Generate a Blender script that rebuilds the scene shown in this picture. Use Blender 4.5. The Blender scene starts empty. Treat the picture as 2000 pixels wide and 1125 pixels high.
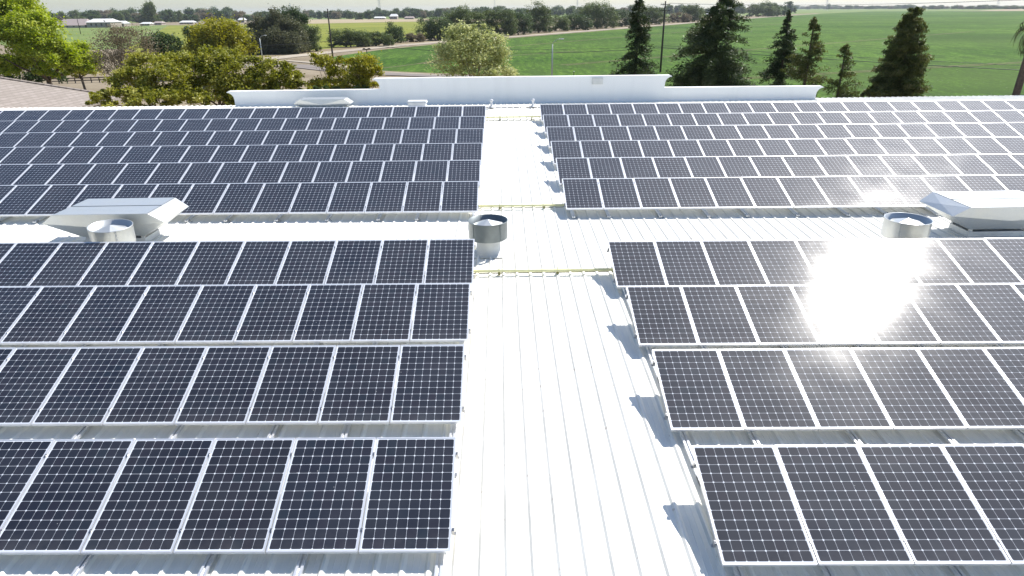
import bpy, math, random
import numpy as np
from mathutils import Vector, Matrix
R = math.radians
sc = bpy.context.scene
C = sc.collection

# ---------------------------------------------------------------- camera
CZ = 13.0                                   # eye height above the ground
FPX = 1277.135                              # focal length in pixels of a 2000 px wide frame
fw = Vector((0.01248105, 0.92012068, -0.39143601)); rt = Vector((0.99979209, -0.01779612, -0.00995343)); up = Vector((0.0161244, 0.3912304, 0.9201515))
cam_d = bpy.data.cameras.new('camera'); cam = bpy.data.objects.new('camera', cam_d); C.objects.link(cam)
m = Matrix(((rt.x, up.x, -fw.x), (rt.y, up.y, -fw.y), (rt.z, up.z, -fw.z))).to_4x4(); m.translation = Vector((0, 0, CZ))
cam.matrix_world = m
cam_d.sensor_width = 36.0; cam_d.lens = FPX / 2000 * 36; cam_d.clip_start = 0.1; cam_d.clip_end = 20000
sc.camera = cam

# ---------------------------------------------------------------- light
SUN_EL, SUN_AZ = 50.5, 48.0                 # azimuth from +Y towards +X
w = bpy.data.worlds.new('World'); sc.world = w; w.use_nodes = True
nt = w.node_tree; bg = nt.nodes['Background']
sky = nt.nodes.new('ShaderNodeTexSky'); sky.sky_type = 'NISHITA'; sky.sun_disc = False
sky.sun_elevation = R(SUN_EL); sky.sun_rotation = R(SUN_AZ); sky.altitude = 50; sky.air_density = 1.0; sky.dust_density = .7; sky.ozone_density = 1.3
tint = nt.nodes.new('ShaderNodeMix'); tint.data_type = 'RGBA'; tint.blend_type = 'MULTIPLY'; tint.inputs[0].default_value = 1.0; tint.inputs[7].default_value = (.89, .96, 1.05, 1)
nt.links.new(sky.outputs[0], tint.inputs[6]); nt.links.new(tint.outputs[2], bg.inputs[0]); bg.inputs[1].default_value = 0.10
sc.cycles.max_bounces = 14; sc.cycles.diffuse_bounces = 8
sd = bpy.data.lights.new('sun', 'SUN'); sd.energy = 5.0; sd.angle = R(0.53); sd.color = (1.0, 0.965, 0.91)
sun = bpy.data.objects.new('sun', sd); C.objects.link(sun); sun.location = (60, 60, 90)
sv = Vector((math.sin(R(SUN_AZ)) * math.cos(R(SUN_EL)), math.cos(R(SUN_AZ)) * math.cos(R(SUN_EL)), math.sin(R(SUN_EL))))
sun.rotation_euler = sv.to_track_quat('Z', 'Y').to_euler()
sc.view_settings.view_transform = 'Standard'; sc.view_settings.look = 'None'; sc.view_settings.exposure = 0.57; sc.view_settings.gamma = 1

# ---------------------------------------------------------------- surveying helpers (photo pixel -> place in the world)
def ray(x, y): return (fw + rt * ((x - 1000) / FPX) - up * ((y - 562.5) / FPX)).normalized()
def at(x, y, Y):
    d = ray(x, y); p = d * (Y / d.y); p.z += CZ; return p
def gnd(x, y, z=0.0):
    d = ray(x, y); return d * ((z - CZ) / d.z) + Vector((0, 0, CZ))
def mpp(Y): return Y * 0.925 / FPX          # metres per photo pixel at distance Y

# ---------------------------------------------------------------- object helpers
def tag(o, label=None, cat=None, group=None, kind=None):
    if label: o['label'] = label
    if cat: o['category'] = cat
    if group: o['group'] = group
    if kind: o['kind'] = kind
    return o
def empty(name, loc, rz=0.0):
    o = bpy.data.objects.new(name, None); C.objects.link(o); o.location = loc; o.rotation_euler = (0, 0, rz); o.empty_display_size = 0.2; return o
class MB:
    def __init__(s): s.v = []; s.f = []; s.uv = None
    def add(s, vs, fs):
        b = len(s.v); s.v += [tuple(q) for q in vs]; s.f += [tuple(b + i for i in q) for q in fs]; return s
    def box(s, x0, x1, y0, y1, z0, z1, fn=None):
        vs = [(x, y, z) for z in (z0, z1) for y in (y0, y1) for x in (x0, x1)]
        if fn: vs = [fn(*q) for q in vs]
        return s.add(vs, [(0, 2, 3, 1), (4, 5, 7, 6), (0, 1, 5, 4), (2, 6, 7, 3), (0, 4, 6, 2), (1, 3, 7, 5)])
    def tube(s, pts, rad, n=8, cap=True):
        pts = [Vector(p) for p in pts]; rings = []
        for i, p in enumerate(pts):
            d = (pts[min(i + 1, len(pts) - 1)] - pts[max(i - 1, 0)]).normalized()
            a = d.orthogonal().normalized() if i == 0 else (rings_a - d * rings_a.dot(d)).normalized()
            rings_a = a; b = d.cross(a); r = rad[i] if isinstance(rad, (list, tuple)) else rad
            rings.append([p + (a * math.cos(2 * math.pi * k / n) + b * math.sin(2 * math.pi * k / n)) * r for k in range(n)])
        vs = [q for rg in rings for q in rg]; fs = []
        for i in range(len(rings) - 1):
            for k in range(n): fs.append((i * n + k, i * n + (k + 1) % n, (i + 1) * n + (k + 1) % n, (i + 1) * n + k))
        if cap: fs.append(tuple(range(n))[::-1]); fs.append(tuple((len(rings) - 1) * n + k for k in range(n)))
        return s.add(vs, fs)
    def lathe(s, prof, n=32, c=(0, 0, 0)):
        vs = []; fs = []
        for r, z in prof:
            for k in range(n): vs.append((c[0] + r * math.cos(2 * math.pi * k / n), c[1] + r * math.sin(2 * math.pi * k / n), c[2] + z))
        for i in range(len(prof) - 1):
            for k in range(n): fs.append((i * n + k, i * n + (k + 1) % n, (i + 1) * n + (k + 1) % n, (i + 1) * n + k))
        return s.add(vs, fs)
    def mesh(s, name, smooth=False):
        me = bpy.data.meshes.new(name); me.from_pydata(s.v, [], s.f); me.update()
        if smooth:
            me.polygons.foreach_set('use_smooth', [True] * len(me.polygons))
        return me
    def build(s, name, mat, parent=None, smooth=False, loc=None):
        return link(name, s.mesh(name, smooth), mat, parent, loc)
def link(name, me, mat, parent=None, loc=None):
    o = bpy.data.objects.new(name, me); C.objects.link(o)
    if mat and not me.materials: me.materials.append(mat)
    if parent: o.parent = parent
    if loc is not None: o.location = loc
    return o
def copy_tree(o, loc=None, rz=None, scale=None):
    c = o.copy(); C.objects.link(c)
    for ch in o.children:
        d = ch.copy(); C.objects.link(d); d.parent = c
        for g in ch.children:
            e = g.copy(); C.objects.link(e); e.parent = d
    if loc is not None: c.location = loc
    if rz is not None: c.rotation_euler = (0, 0, rz)
    if scale is not None: c.scale = scale
    return c

# ---------------------------------------------------------------- materials
class NT:
    def __init__(s, name):
        s.m = bpy.data.materials.new(name); s.m.use_nodes = True; s.t = s.m.node_tree; s.b = s.t.nodes['Principled BSDF']; s.o = s.t.nodes['Material Output']
    def n(s, ty, **kw):
        nd = s.t.nodes.new(ty)
        for k, v in kw.items():
            if k[0] == 'i' and k[1:].isdigit(): s.set(nd.inputs[int(k[1:])], v)
            else: setattr(nd, k, v)
        return nd
    def set(s, inp, v):
        if isinstance(v, bpy.types.NodeSocket): s.t.links.new(v, inp)
        elif isinstance(v, bpy.types.Node): s.t.links.new(v.outputs[0], inp)
        else: inp.default_value = v
    def math(s, op, a, b=None, c=None):
        nd = s.n('ShaderNodeMath', operation=op); s.set(nd.inputs[0], a)
        if b is not None: s.set(nd.inputs[1], b)
        if c is not None: s.set(nd.inputs[2], c)
        return nd.outputs[0]
    def mix(s, f, a, b):
        nd = s.n('ShaderNodeMix', data_type='RGBA'); s.set(nd.inputs[0], f); s.set(nd.inputs[6], a); s.set(nd.inputs[7], b); return nd.outputs[2]
    def noise(s, scale, vec=None, detail=4, rough=.55):
        nd = s.n('ShaderNodeTexNoise'); nd.inputs['Scale'].default_value = scale; nd.inputs['Detail'].default_value = detail; nd.inputs['Roughness'].default_value = rough
        if vec is not None: s.set(nd.inputs['Vector'], vec)
        return nd.outputs[0]
    def ramp(s, f, stops):
        nd = s.n('ShaderNodeValToRGB'); s.set(nd.inputs[0], f); e = nd.color_ramp.elements
        while len(e) > 1: e.remove(e[0])
        e[0].position = stops[0][0]; e[0].color = c4(stops[0][1])
        for p, c in stops[1:]:
            q = e.new(p); q.color = c4(c)
        return nd.outputs[0]
    def P(s, **kw):
        for k, v in kw.items(): s.set(s.b.inputs[k.replace('_', ' ')], c4(v) if isinstance(v, tuple) and len(v) == 3 else v)
        return s
    def bump(s, h, strength=.3, dist=.05):
        nd = s.n('ShaderNodeBump'); s.set(nd.inputs['Height'], h); nd.inputs['Strength'].default_value = strength; nd.inputs['Distance'].default_value = dist
        s.set(s.b.inputs['Normal'], nd.outputs[0]); return s
def c4(c): return (c[0], c[1], c[2], 1.0) if isinstance(c, (tuple, list)) and len(c) == 3 else ((c, c, c, 1) if isinstance(c, (int, float)) else c)
def pos(N): return N.n('ShaderNodeNewGeometry').outputs['Position']
def simple(name, col, rough=.6, metal=0.0, var=.15, scale=3.0):
    N = NT(name); tc = N.n('ShaderNodeTexCoord').outputs['Object']
    f = N.noise(scale, tc, 5)
    a = tuple(max(0, c * (1 - var)) for c in col); b = tuple(min(1, c * (1 + var)) for c in col)
    N.P(Base_Color=N.ramp(f, [(.3, a), (.7, b)]), Roughness=rough, Metallic=metal); return N.m
M = {}
def make_materials():
    M['backsheet'] = simple('white_backsheet', (.84, .84, .83), .5, 0, .02)
    # white painted ribbed sheet: faint dirt, streaks down the slope, rusty specks, shade painted on the ribs' left flanks
    N = NT('white_roof'); p = pos(N)
    mp = N.n('ShaderNodeMapping'); N.set(mp.inputs[0], p); mp.inputs['Scale'].default_value = (6, .35, 1)
    st = N.noise(1.0, mp.outputs[0], 5); big = N.noise(.35, p, 4); sp = N.noise(9.0, p, 2, .4)
    c = N.mix(N.math('MULTIPLY', N.ramp(st, [(.5, 0.0), (.75, 1.0)]), .35), c4((.84, .82, .75)), c4((.70, .69, .63)))
    c = N.mix(N.math('MULTIPLY', N.ramp(big, [(.45, 0.0), (.7, 1.0)]), .25), c, c4((.74, .74, .66)))
    sx = N.n('ShaderNodeSeparateXYZ'); N.set(sx.inputs[0], p)
    fr = N.math('FRACT', N.math('ADD', N.math('DIVIDE', sx.outputs[0], .305), 200.0))
    seam = N.math('LESS_THAN', N.math('ABSOLUTE', N.math('SUBTRACT', N.math('FRACT', N.math('ADD', fr, .5)), .40)), .045)  # left flank of each rib: mask for painted-in shade and for rust specks
    mp2 = N.n('ShaderNodeMapping'); N.set(mp2.inputs[0], p); mp2.inputs['Scale'].default_value = (3.0, 1.3, 1)
    c = N.mix(N.math('MULTIPLY', seam, N.ramp(N.noise(1.0, mp2.outputs[0], 6), [(.35, .03), (.65, .40)])), c, c4((.36, .35, .31)))
    c = N.mix(N.math('MULTIPLY', N.math('MULTIPLY', seam, N.ramp(sp, [(.69, 0.0), (.74, 1.0)])), .45), c, c4((.30, .2, .12)))
    N.P(Base_Color=c, Roughness=.5); N.bump(N.noise(2.0, p, 3), .12, .03); M['roof'] = N.m
    # photovoltaic laminate: dark pseudo-square cells on a white back sheet under glass
    N = NT('solar_cells'); uv = N.n('ShaderNodeUVMap'); sx = N.n('ShaderNodeSeparateXYZ'); N.set(sx.inputs[0], uv.outputs[0])
    pt = .1245
    cu = N.math('ADD', N.math('DIVIDE', sx.outputs[0], pt), 4.0); cv = N.math('ADD', N.math('DIVIDE', sx.outputs[1], pt), 6.0)
    fu = N.math('ABSOLUTE', N.math('SUBTRACT', N.math('FRACT', cu), .5)); fv = N.math('ABSOLUTE', N.math('SUBTRACT', N.math('FRACT', cv), .5))
    line = N.math('MULTIPLY', N.math('MAXIMUM', N.math('GREATER_THAN', fu, .487), N.math('GREATER_THAN', fv, .484)), .72)
    dia = N.math('GREATER_THAN', N.math('ADD', fu, fv), .888)
    out = N.math('GREATER_THAN', N.math('MAXIMUM', N.math('DIVIDE', N.math('ABSOLUTE', sx.outputs[0]), 4 * pt), N.math('DIVIDE', N.math('ABSOLUTE', sx.outputs[1]), 6 * pt)), 1.0)
    white = N.math('MAXIMUM', N.math('MAXIMUM', line, dia), out)
    oi = N.n('ShaderNodeObjectInfo')
    cid = N.n('ShaderNodeCombineXYZ'); N.set(cid.inputs[0], N.math('FLOOR', cu)); N.set(cid.inputs[1], N.math('FLOOR', cv)); N.set(cid.inputs[2], N.math('MULTIPLY', oi.outputs['Random'], 91.7))
    wn = N.n('ShaderNodeTexWhiteNoise'); N.set(wn.inputs[0], cid.outputs[0])
    cell = N.ramp(wn.outputs[0], [(0, (.004, .006, .013)), (.45, (.006, .008, .016)), (.75, (.011, .009, .017)), (1, (.005, .012, .021))])
    pc = N.ramp(oi.outputs['Random'], [(0, (.006, .010, .022)), (.5, (.010, .010, .016)), (1, (.004, .008, .02))])
    cell = N.mix(.4, cell, pc)
    dust = N.noise(1.2, pos(N), 5, .6)
    cell = N.mix(N.math('MULTIPLY', N.ramp(dust, [(.35, .25), (.7, 1.0)]), .035), cell, c4((.45, .46, .47)))
    low = N.n('ShaderNodeMapRange'); N.set(low.inputs[0], sx.outputs[1]); low.inputs[1].default_value = -.45; low.inputs[2].default_value = -.76; low.inputs[3].default_value = 0; low.inputs[4].default_value = 1
    cell = N.mix(N.math('MULTIPLY', N.math('MULTIPLY', low.outputs[0], N.ramp(N.noise(7, pos(N), 4), [(.3, .2), (.7, 1.0)])), .05), cell, c4((.5, .48, .45)))
    spk = N.n('ShaderNodeTexVoronoi'); spk.inputs['Scale'].default_value = 5.0; N.set(spk.inputs[0], pos(N))
    cell = N.mix(N.math('MULTIPLY', N.math('LESS_THAN', spk.outputs[0], .028), .6), cell, c4((.6, .6, .58)))
    col = N.mix(white, cell, c4((.60, .63, .68)))
    N.P(Base_Color=col, Roughness=.6, Specular_IOR_Level=.125, Coat_Weight=1.0, Coat_Roughness=N.ramp(dust, [(.3, .08), (.7, .118)]), Coat_IOR=1.45)
    M['cells'] = N.m
    M['frame'] = simple('anodised_frame', (.74, .75, .77), .38, .55, .05)
    M['rail'] = simple('aluminium_rail', (.72, .73, .74), .35, .6, .06)
    M['clamp'] = simple('steel_clamp', (.42, .42, .42), .3, .9, .1)
    # galvanised sheet with spangle
    N = NT('galvanised'); tc = N.n('ShaderNodeTexCoord').outputs['Object']
    v = N.n('ShaderNodeTexVoronoi'); v.inputs['Scale'].default_value = 22.0; N.set(v.inputs[0], tc)
    c = N.mix(N.math('MULTIPLY', v.outputs['Color'], .25), c4((.58, .60, .60)), c4((.42, .44, .45)))
    c = N.mix(N.ramp(N.noise(2.2, tc, 6), [(.4, 0.0), (.75, .6)]), c, c4((.60, .60, .56)))
    N.P(Base_Color=c, Roughness=.4, Metallic=.6); N.bump(N.noise(3.0, tc, 3), .15, .05); M['galv'] = N.m
    M['pipeyellow'] = simple('pale_yellow_paint', (.80, .77, .42), .5, 0, .15)
    M['bracket'] = simple('olive_bracket', (.30, .28, .11), .6, 0, .2)
    M['whitepaint'] = simple('white_paint', (.72, .72, .72), .6, 0, .06)
    M['duct_white'] = simple('painted_duct', (.66, .66, .63), .55, 0, .12)
    # stucco parapet
    N = NT('stucco'); p = pos(N)
    N.P(Base_Color=N.ramp(N.noise(.6, p, 6), [(.3, (.78, .78, .77)), (.7, (.86, .86, .85))]), Roughness=.85)
    mpz = N.n('ShaderNodeMapping'); N.set(mpz.inputs[0], p); mpz.inputs['Scale'].default_value = (2.2, 1, .25)
    N.P(Base_Color=N.mix(N.math('MULTIPLY', N.ramp(N.noise(1.0, mpz.outputs[0], 5), [(.5, 0.0), (.75, 1.0)]), .22), c4((.88, .88, .86)), c4((.70, .70, .68)))); N.bump(N.noise(20, p, 3), .2, .01); M['stucco'] = N.m
    M['wall'] = simple('building_wall', (.55, .5, .42), .8)
    M['dark'] = simple('dark_gap', (.04, .045, .045), .7)
    M['pole'] = simple('tarred_wood', (.045, .038, .03), .8)
    M['lamp'] = simple('lamp_steel', (.40, .43, .42), .45, .3)
    M['wire'] = simple('cable', (.02, .022, .02), .6)
    M['bark'] = simple('bark', (.10, .075, .055), .9, 0, .3, 6)
    M['greybark'] = simple('grey_bark', (.24, .20, .16), .9, 0, .3, 6)
    M['tower'] = simple('tower_steel', (.42, .44, .47), .6)
    M['pinkroof'] = simple('faded_roof', (.33, .27, .25), .8)
    M['whiteroof'] = simple('pale_roof', (.62, .62, .60), .7)
    M['housewall'] = simple('house_wall', (.36, .31, .26), .8)
    M['darkglass'] = simple('dark_window', (.03, .035, .04), .3)
    # shingles
    N = NT('shingles'); p = pos(N)
    br = N.n('ShaderNodeTexBrick'); mp = N.n('ShaderNodeMapping'); N.set(mp.inputs[0], p); mp.inputs['Rotation'].default_value = (0, 0, R(90)); N.set(br.inputs['Vector'], mp.outputs[0])
    br.inputs['Color1'].default_value = (.24, .205, .175, 1); br.inputs['Color2'].default_value = (.31, .265, .235, 1); br.inputs['Mortar'].default_value = (.19, .16, .135, 1)
    br.inputs['Scale'].default_value = 1.0; br.inputs['Mortar Size'].default_value = .06; br.inputs['Brick Width'].default_value = .9; br.inputs['Row Height'].default_value = .42
    N.P(Base_Color=N.mix(N.math('MULTIPLY', N.noise(.8, p, 5), .6), br.outputs[0], c4((.28, .24, .205))), Roughness=.9); M['shingle'] = N.m
    # grounds
    def ground(name, cols, s1, s2, bump=.3):
        N = NT(name); p = pos(N); f = N.math('ADD', N.math('MULTIPLY', N.noise(s1, p, 8, .6), .6), N.math('MULTIPLY', N.noise(s2, p, 3, .6), .4))
        k = len(cols) - 1
        N.P(Base_Color=N.ramp(f, [(.36 + .28 * i / k, c) for i, c in enumerate(cols)]), Roughness=.95, Specular_IOR_Level=.1); N.bump(f, bump, .3); M[name] = N.m
        return N
    ground('soil', [(.17, .135, .09), (.24, .195, .135), (.30, .25, .18)], .08, 1.5)
    ground('yellow_crop', [(.12, .15, .022), (.19, .205, .032), (.25, .245, .05)], .012, .25)
    ground('olive_crop', [(.11, .155, .045), (.15, .20, .06), (.20, .23, .08)], .015, .3)
    ground('dry_stubble', [(.30, .24, .15), (.40, .33, .22)], .02, .3)
    ground('dirt_road', [(.30, .25, .19), (.38, .33, .26), (.45, .40, .33)], .05, .8)
    ground('verge', [(.16, .13, .075), (.24, .19, .12), (.30, .25, .17)], .06, .7)
    ground('asphalt', [(.20, .175, .155), (.25, .22, .195)], .1, 2.0)
    # green crop: tufts in rows, broad tonal bands
    N = NT('green_crop'); p = pos(N)
    mp = N.n('ShaderNodeMapping'); N.set(mp.inputs[0], p); mp.inputs['Rotation'].default_value = (0, 0, R(-58)); mp.inputs['Scale'].default_value = (.9, .12, 1)
    rows = N.noise(1.0, mp.outputs[0], 4, .65); tuft = N.noise(1.1, p, 6, .7); big = N.noise(.012, p, 4, .5)
    mp3 = N.n('ShaderNodeMapping'); N.set(mp3.inputs[0], p); mp3.inputs['Scale'].default_value = (.0012, .011, 1)
    band = N.noise(1.0, mp3.outputs[0], 3)
    f = N.math('ADD', N.math('ADD', N.math('MULTIPLY', tuft, .5), N.math('MULTIPLY', rows, .25)), N.math('MULTIPLY', big, .25))
    c = N.ramp(f, [(.42, (.010, .030, .003)), (.48, (.040, .100, .007)), (.53, (.070, .150, .011)), (.60, (.17, .25, .05))])
    mq = N.n('ShaderNodeMapping'); N.set(mq.inputs[0], p); mq.inputs['Scale'].default_value = (.20, .05, 1)
    c = N.mix(N.math('MULTIPLY', N.ramp(N.noise(1.0, mq.outputs[0], 7, .75), [(.44, 1.0), (.52, 0.0)]), .75), c, c4((.026, .060, .008)))
    c = N.mix(N.math('MULTIPLY', N.ramp(band, [(.4, 0.0), (.62, 1.0)]), .45), c, c4((.10, .155, .03)))
    vs = N.n('ShaderNodeTexVoronoi'); vs.inputs['Scale'].default_value = .5; N.set(vs.inputs[0], p)
    c = N.mix(N.math('MULTIPLY', N.math('LESS_THAN', vs.outputs[0], .07), .5), c, c4((.4, .42, .33)))
    N.P(Base_Color=c, Roughness=.95, Specular_IOR_Level=.1); N.bump(f, .6, .5); M['green_crop'] = N.m
def leafmat(name, cols, trans=.35, hi=.25):
    N = NT(name); a = N.n('ShaderNodeAttribute'); a.attribute_name = 'v'
    k = len(cols) - 1
    oi = N.n('ShaderNodeObjectInfo')
    f = N.math('ADD', N.math('MULTIPLY', a.outputs['Fac'], .85), N.math('MULTIPLY', oi.outputs['Random'], .15))
    c = N.ramp(f, [(i / k, q) for i, q in enumerate(cols)])
    N.P(Base_Color=c, Roughness=.5, Specular_IOR_Level=hi)
    tr = N.n('ShaderNodeBsdfTranslucent'); hs = N.n('ShaderNodeHueSaturation'); hs.inputs['Value'].default_value = 1.25; hs.inputs['Saturation'].default_value = 1.1; N.set(hs.inputs['Color'], c); N.set(tr.inputs[0], hs.outputs[0])
    mx = N.n('ShaderNodeMixShader'); mx.inputs[0].default_value = trans
    N.set(mx.inputs[1], N.b.outputs[0]); N.set(mx.inputs[2], tr.outputs[0]); N.set(N.o.inputs[0], mx.outputs[0]); M[name] = N.m
make_materials()
leafmat('leaf_bright', [(.14, .20, .010), (.27, .34, .025), (.40, .46, .06), (.58, .60, .17)], .45)
leafmat('leaf_olive', [(.07, .085, .012), (.20, .21, .025), (.34, .335, .055), (.56, .52, .18)], .35)
leafmat('leaf_yellowgreen', [(.15, .15, .018), (.30, .29, .03), (.48, .44, .10)], .4)
leafmat('leaf_pale', [(.20, .23, .07), (.30, .33, .12), (.44, .46, .20), (.66, .66, .38)], .4)
leafmat('leaf_grey', [(.13, .105, .06), (.20, .165, .10), (.28, .24, .16)], .3)
leafmat('leaf_greygreen', [(.07, .075, .035), (.12, .125, .06), (.19, .19, .095)], .3)
leafmat('leaf_dark', [(.04, .07, .02), (.07, .11, .035), (.12, .165, .055)], .3)
leafmat('leaf_conifer', [(.020, .040, .016), (.042, .068, .024), (.075, .105, .036), (.16, .18, .09)], .25)
leafmat('leaf_conifer_brown', [(.034, .056, .014), (.075, .100, .025), (.14, .155, .04), (.30, .27, .13)], .3)
leafmat('leaf_hedge', [(.07, .095, .03), (.12, .155, .05), (.20, .24, .085)], .3)
leafmat('leaf_palm', [(.035, .042, .014), (.07, .07, .028), (.15, .12, .06)], .3)

# ================================================================ SETTING
def ribbon(name, mat, pts, z, kind='structure'):
    """pts: list of (left_point, right_point) ground points"""
    b = MB(); vs = []
    for l, r in pts: vs += [(l[0], l[1], z), (r[0], r[1], z)]
    b.add(vs, [(2 * i, 2 * i + 1, 2 * i + 3, 2 * i + 2) for i in range(len(pts) - 1)])
    return tag(b.build(name, M[mat]), kind=kind)
def path(name, mat, px, width, z):
    P = [gnd(*q) for q in px]; out = []
    Q = []
    for i in range(len(P) - 1):
        for k in range(6): Q.append(P[i].lerp(P[i + 1], k / 6))
    Q.append(P[-1]); rnd = random.Random(4)
    for i, p in enumerate(Q):
        d = (Q[min(i + 1, len(Q) - 1)] - Q[max(i - 1, 0)]); d.z = 0; d.normalize(); s = Vector((-d.y, d.x, 0)); wv = width * (1 + rnd.uniform(-.06, .06)) / 2
        out.append((p + s * wv, p - s * wv))
    return ribbon(name, mat, out, z)
def poly(name, mat, pts, z):
    b = MB(); b.add([(p[0], p[1], z) for p in pts], [tuple(range(len(pts)))]); return tag(b.build(name, M[mat]), kind='structure')
b = MB(); b.box(-7000, 7000, -300, 9000, -1.0, 0.0); tag(b.build('ground', M['soil']), kind='structure')
road_px = [(380, 131), (510, 117), (600, 107), (740, 93), (860, 82.5), (1000, 72), (1150, 60.5), (1300, 48.5), (1420, 39), (1540, 30.5), (1600, 27)]
RP = [gnd(*q) for q in road_px]
# green field: bounded by the dirt road beyond and the access road below
gf = [gnd(*q) for q in [(618, 116), (745, 139), (860, 144.5), (1040, 149), (1300, 170), (1700, 230), (2400, 330)]] + [Vector((700, 60, 0)), Vector((2600, 900, 0)), gnd(2050, 21.5), gnd(1700, 22.5), gnd(1590, 27.5), gnd(1540, 31), gnd(1420, 40), gnd(1300, 50), gnd(1150, 62.5), gnd(1000, 74.5), gnd(860, 86), gnd(740, 98)]
poly('green_field', 'green_crop', gf, .06)
poly('yellow_field', 'yellow_crop', [gnd(*q) for q in [(330, 118), (250, 95), (330, 49.5), (600, 46.5), (828, 42), (1000, 44), (960, 62), (840, 74), (740, 85), (620, 99), (500, 109)]], .04)
poly('olive_field', 'olive_crop', [gnd(*q) for q in [(250, 94.5), (60, 104), (-60, 70), (0, 54.5), (160, 52), (330, 49)]], .05)
poly('stubble_field', 'dry_stubble', [gnd(*q) for q in [(560, 46.8), (560, 38.5), (830, 36.5), (980, 38), (980, 43.3), (828, 41.7)]], .03)
poly('far_plain', 'olive_crop', [gnd(1000, 37), gnd(1400, 32), gnd(1900, 21), gnd(2300, 18.5), Vector((6500, 5500, 0)), Vector((-6500, 6500, 0)), gnd(-200, 40), gnd(200, 46), gnd(560, 38)], .02)
poly('tan_field', 'dry_stubble', [gnd(1905, 21.2), gnd(2100, 21), gnd(2300, 17), gnd(1980, 17.0)], .09)
path('verge_strip', 'verge', [(x, y - 3.2 * (1 if y > 60 else .5)) for x, y in road_px], 17, .08)
path('dirt_road', 'dirt_road', road_px[:], 8.5, .12)
path('access_road', 'asphalt', [(430, 134), (520, 126), (590, 130), (680, 139), (780, 145), (900, 150), (1100, 162)], 7.5, .14)
path('dirt_track', 'dirt_road', [(500, 121), (560, 119), (640, 126), (740, 141), (860, 147)], 2.2, .16)
path('field_furrow', 'soil', [(745, 134), (860, 120), (1000, 109), (1130, 100)], .5, .10)
path('field_ditch', 'verge', [(618, 117.5), (680, 129), (745, 140.6), (860, 145.6), (1040, 151)], 1.6, .18)

for i, (a, c) in enumerate([((1010, 90), (1560, 44)), ((1100, 128), (1900, 62)), ((1350, 160), (2080, 118)), ((820, 126), (1000, 92))]):
    p0, p1 = gnd(*a), gnd(*c); d = (p1 - p0).normalized(); s_ = Vector((-d.y, d.x, 0))
    for off in (-1.0, 1.0): ribbon('field_track', 'verge', [(p0 + s_ * (off + .22), p0 + s_ * (off - .22)), (p1 + s_ * (off + .22), p1 + s_ * (off - .22))], .11 + i * .012)
# ================================================================ THE BUILDING
def rz(Y):                                   # roof pan height above the ground along the slope
    if Y < 17.6: z = -5.71 + .0416 * (Y - 5.75)
    else: z = -5.217 + .0515 * (Y - 17.6)
    h = .187 if Y < 13 else (.187 + .053 * (Y - 13) / 4.6 if Y < 17.6 else max(.19, .24 - .05 * (Y - 17.6) / 10))
    return z - h + CZ
RIDGE = 34.15; PITCH = .305
bld = empty('building', (0, 12, 0)); tag(bld, 'long white building with a ribbed metal roof carrying the solar panels', 'building')
def blk(b, name, mat, smooth=False):
    o = b.build(name, mat, bld, smooth); o.location = (0, -12, 0); return o
def rib_sheet(Ys, lift, zf):
    b = MB(); xs = []
    n0, n1 = -106, 106
    for k in range(n0, n1):
        x = k * PITCH
        xs += [(x - .048, 0), (x - .013, .031), (x + .013, .031), (x + .048, 0), (x + .11, 0), (x + .118, .005), (x + .13, 0), (x + .19, 0), (x + .198, .005), (x + .21, 0)]
    nx = len(xs); vs = []
    for j, Y in enumerate(Ys):
        lf = lift + .024 * (1 - (Y - Ys[0]) / (Ys[-1] - Ys[0]))
        if j == 0: vs += [(x, Y, zf(Y) + z + lf - .021) for x, z in xs]
        vs += [(x, Y, zf(Y) + z + lf) for x, z in xs]
    rows = len(Ys) + 1
    fs = [(r * nx + i, r * nx + i + 1, (r + 1) * nx + i + 1, (r + 1) * nx + i) for r in range(rows - 1) for i in range(nx - 1)]
    b.add(vs, fs); return b
def lap_shade_strip(Y0):  # dark strip on each lap lip, its colour standing in for the lip's shade
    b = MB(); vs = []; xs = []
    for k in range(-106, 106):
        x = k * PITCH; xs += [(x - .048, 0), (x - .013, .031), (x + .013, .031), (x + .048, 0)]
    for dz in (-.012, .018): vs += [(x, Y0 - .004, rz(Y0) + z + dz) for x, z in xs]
    n_ = len(xs); b.add(vs, [(i, i + 1, n_ + i + 1, n_ + i) for i in range(n_ - 1)]); blk(b, 'lap_shade_strip', M['lap_shade'])
M['lap_shade'] = simple('lap_shade_grey', (.16, .155, .13), .8)
for q in (13.95, 18.72, 30.95): lap_shade_strip(q)
blk(rib_sheet([-14, 13, 14.12], 0, rz), 'roof_sheet', M['roof'])
blk(rib_sheet([13.95, 17.6, 18.9], 0, rz), 'roof_sheet', M['roof'])
blk(rib_sheet([18.72, 27.6, 31.1], 0, rz), 'roof_sheet', M['roof'])
blk(rib_sheet([30.95, RIDGE], 0, rz), 'roof_sheet', M['roof'])
blk(rib_sheet([RIDGE + .02, 37.6], -.02, lambda Y: rz(RIDGE) - .045 * (Y - RIDGE)), 'roof_sheet', M['roof'])
b = MB(); Zr = rz(RIDGE) + .012
prof = [(-.22, .022), (0, .034), (.22, .020)]
b.add([(x, RIDGE + dy, Zr + dz) for x in (-32.2, 32.2) for dy, dz in prof], [(0, 3, 4, 1), (1, 4, 5, 2)])
for s in (-1, 1): pass
blk(b, 'ridge_cap', M['whitepaint'])
b = MB(); wp = [(-13.9, .0), (-13.9, rz(-13.9) - .05), (17.6, rz(17.6) - .05), (RIDGE, rz(RIDGE) - .05), (37.5, rz(RIDGE) - .2), (37.5, .0)]
n = len(wp); b.add([(x, Y, z) for x in (-32, 32) for Y, z in wp], [tuple(range(n))[::-1], tuple(range(n, 2 * n))] + [(i, (i + 1) % n, n + (i + 1) % n, n + i) for i in range(n)])
blk(b, 'wall', M['wall'])
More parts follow.
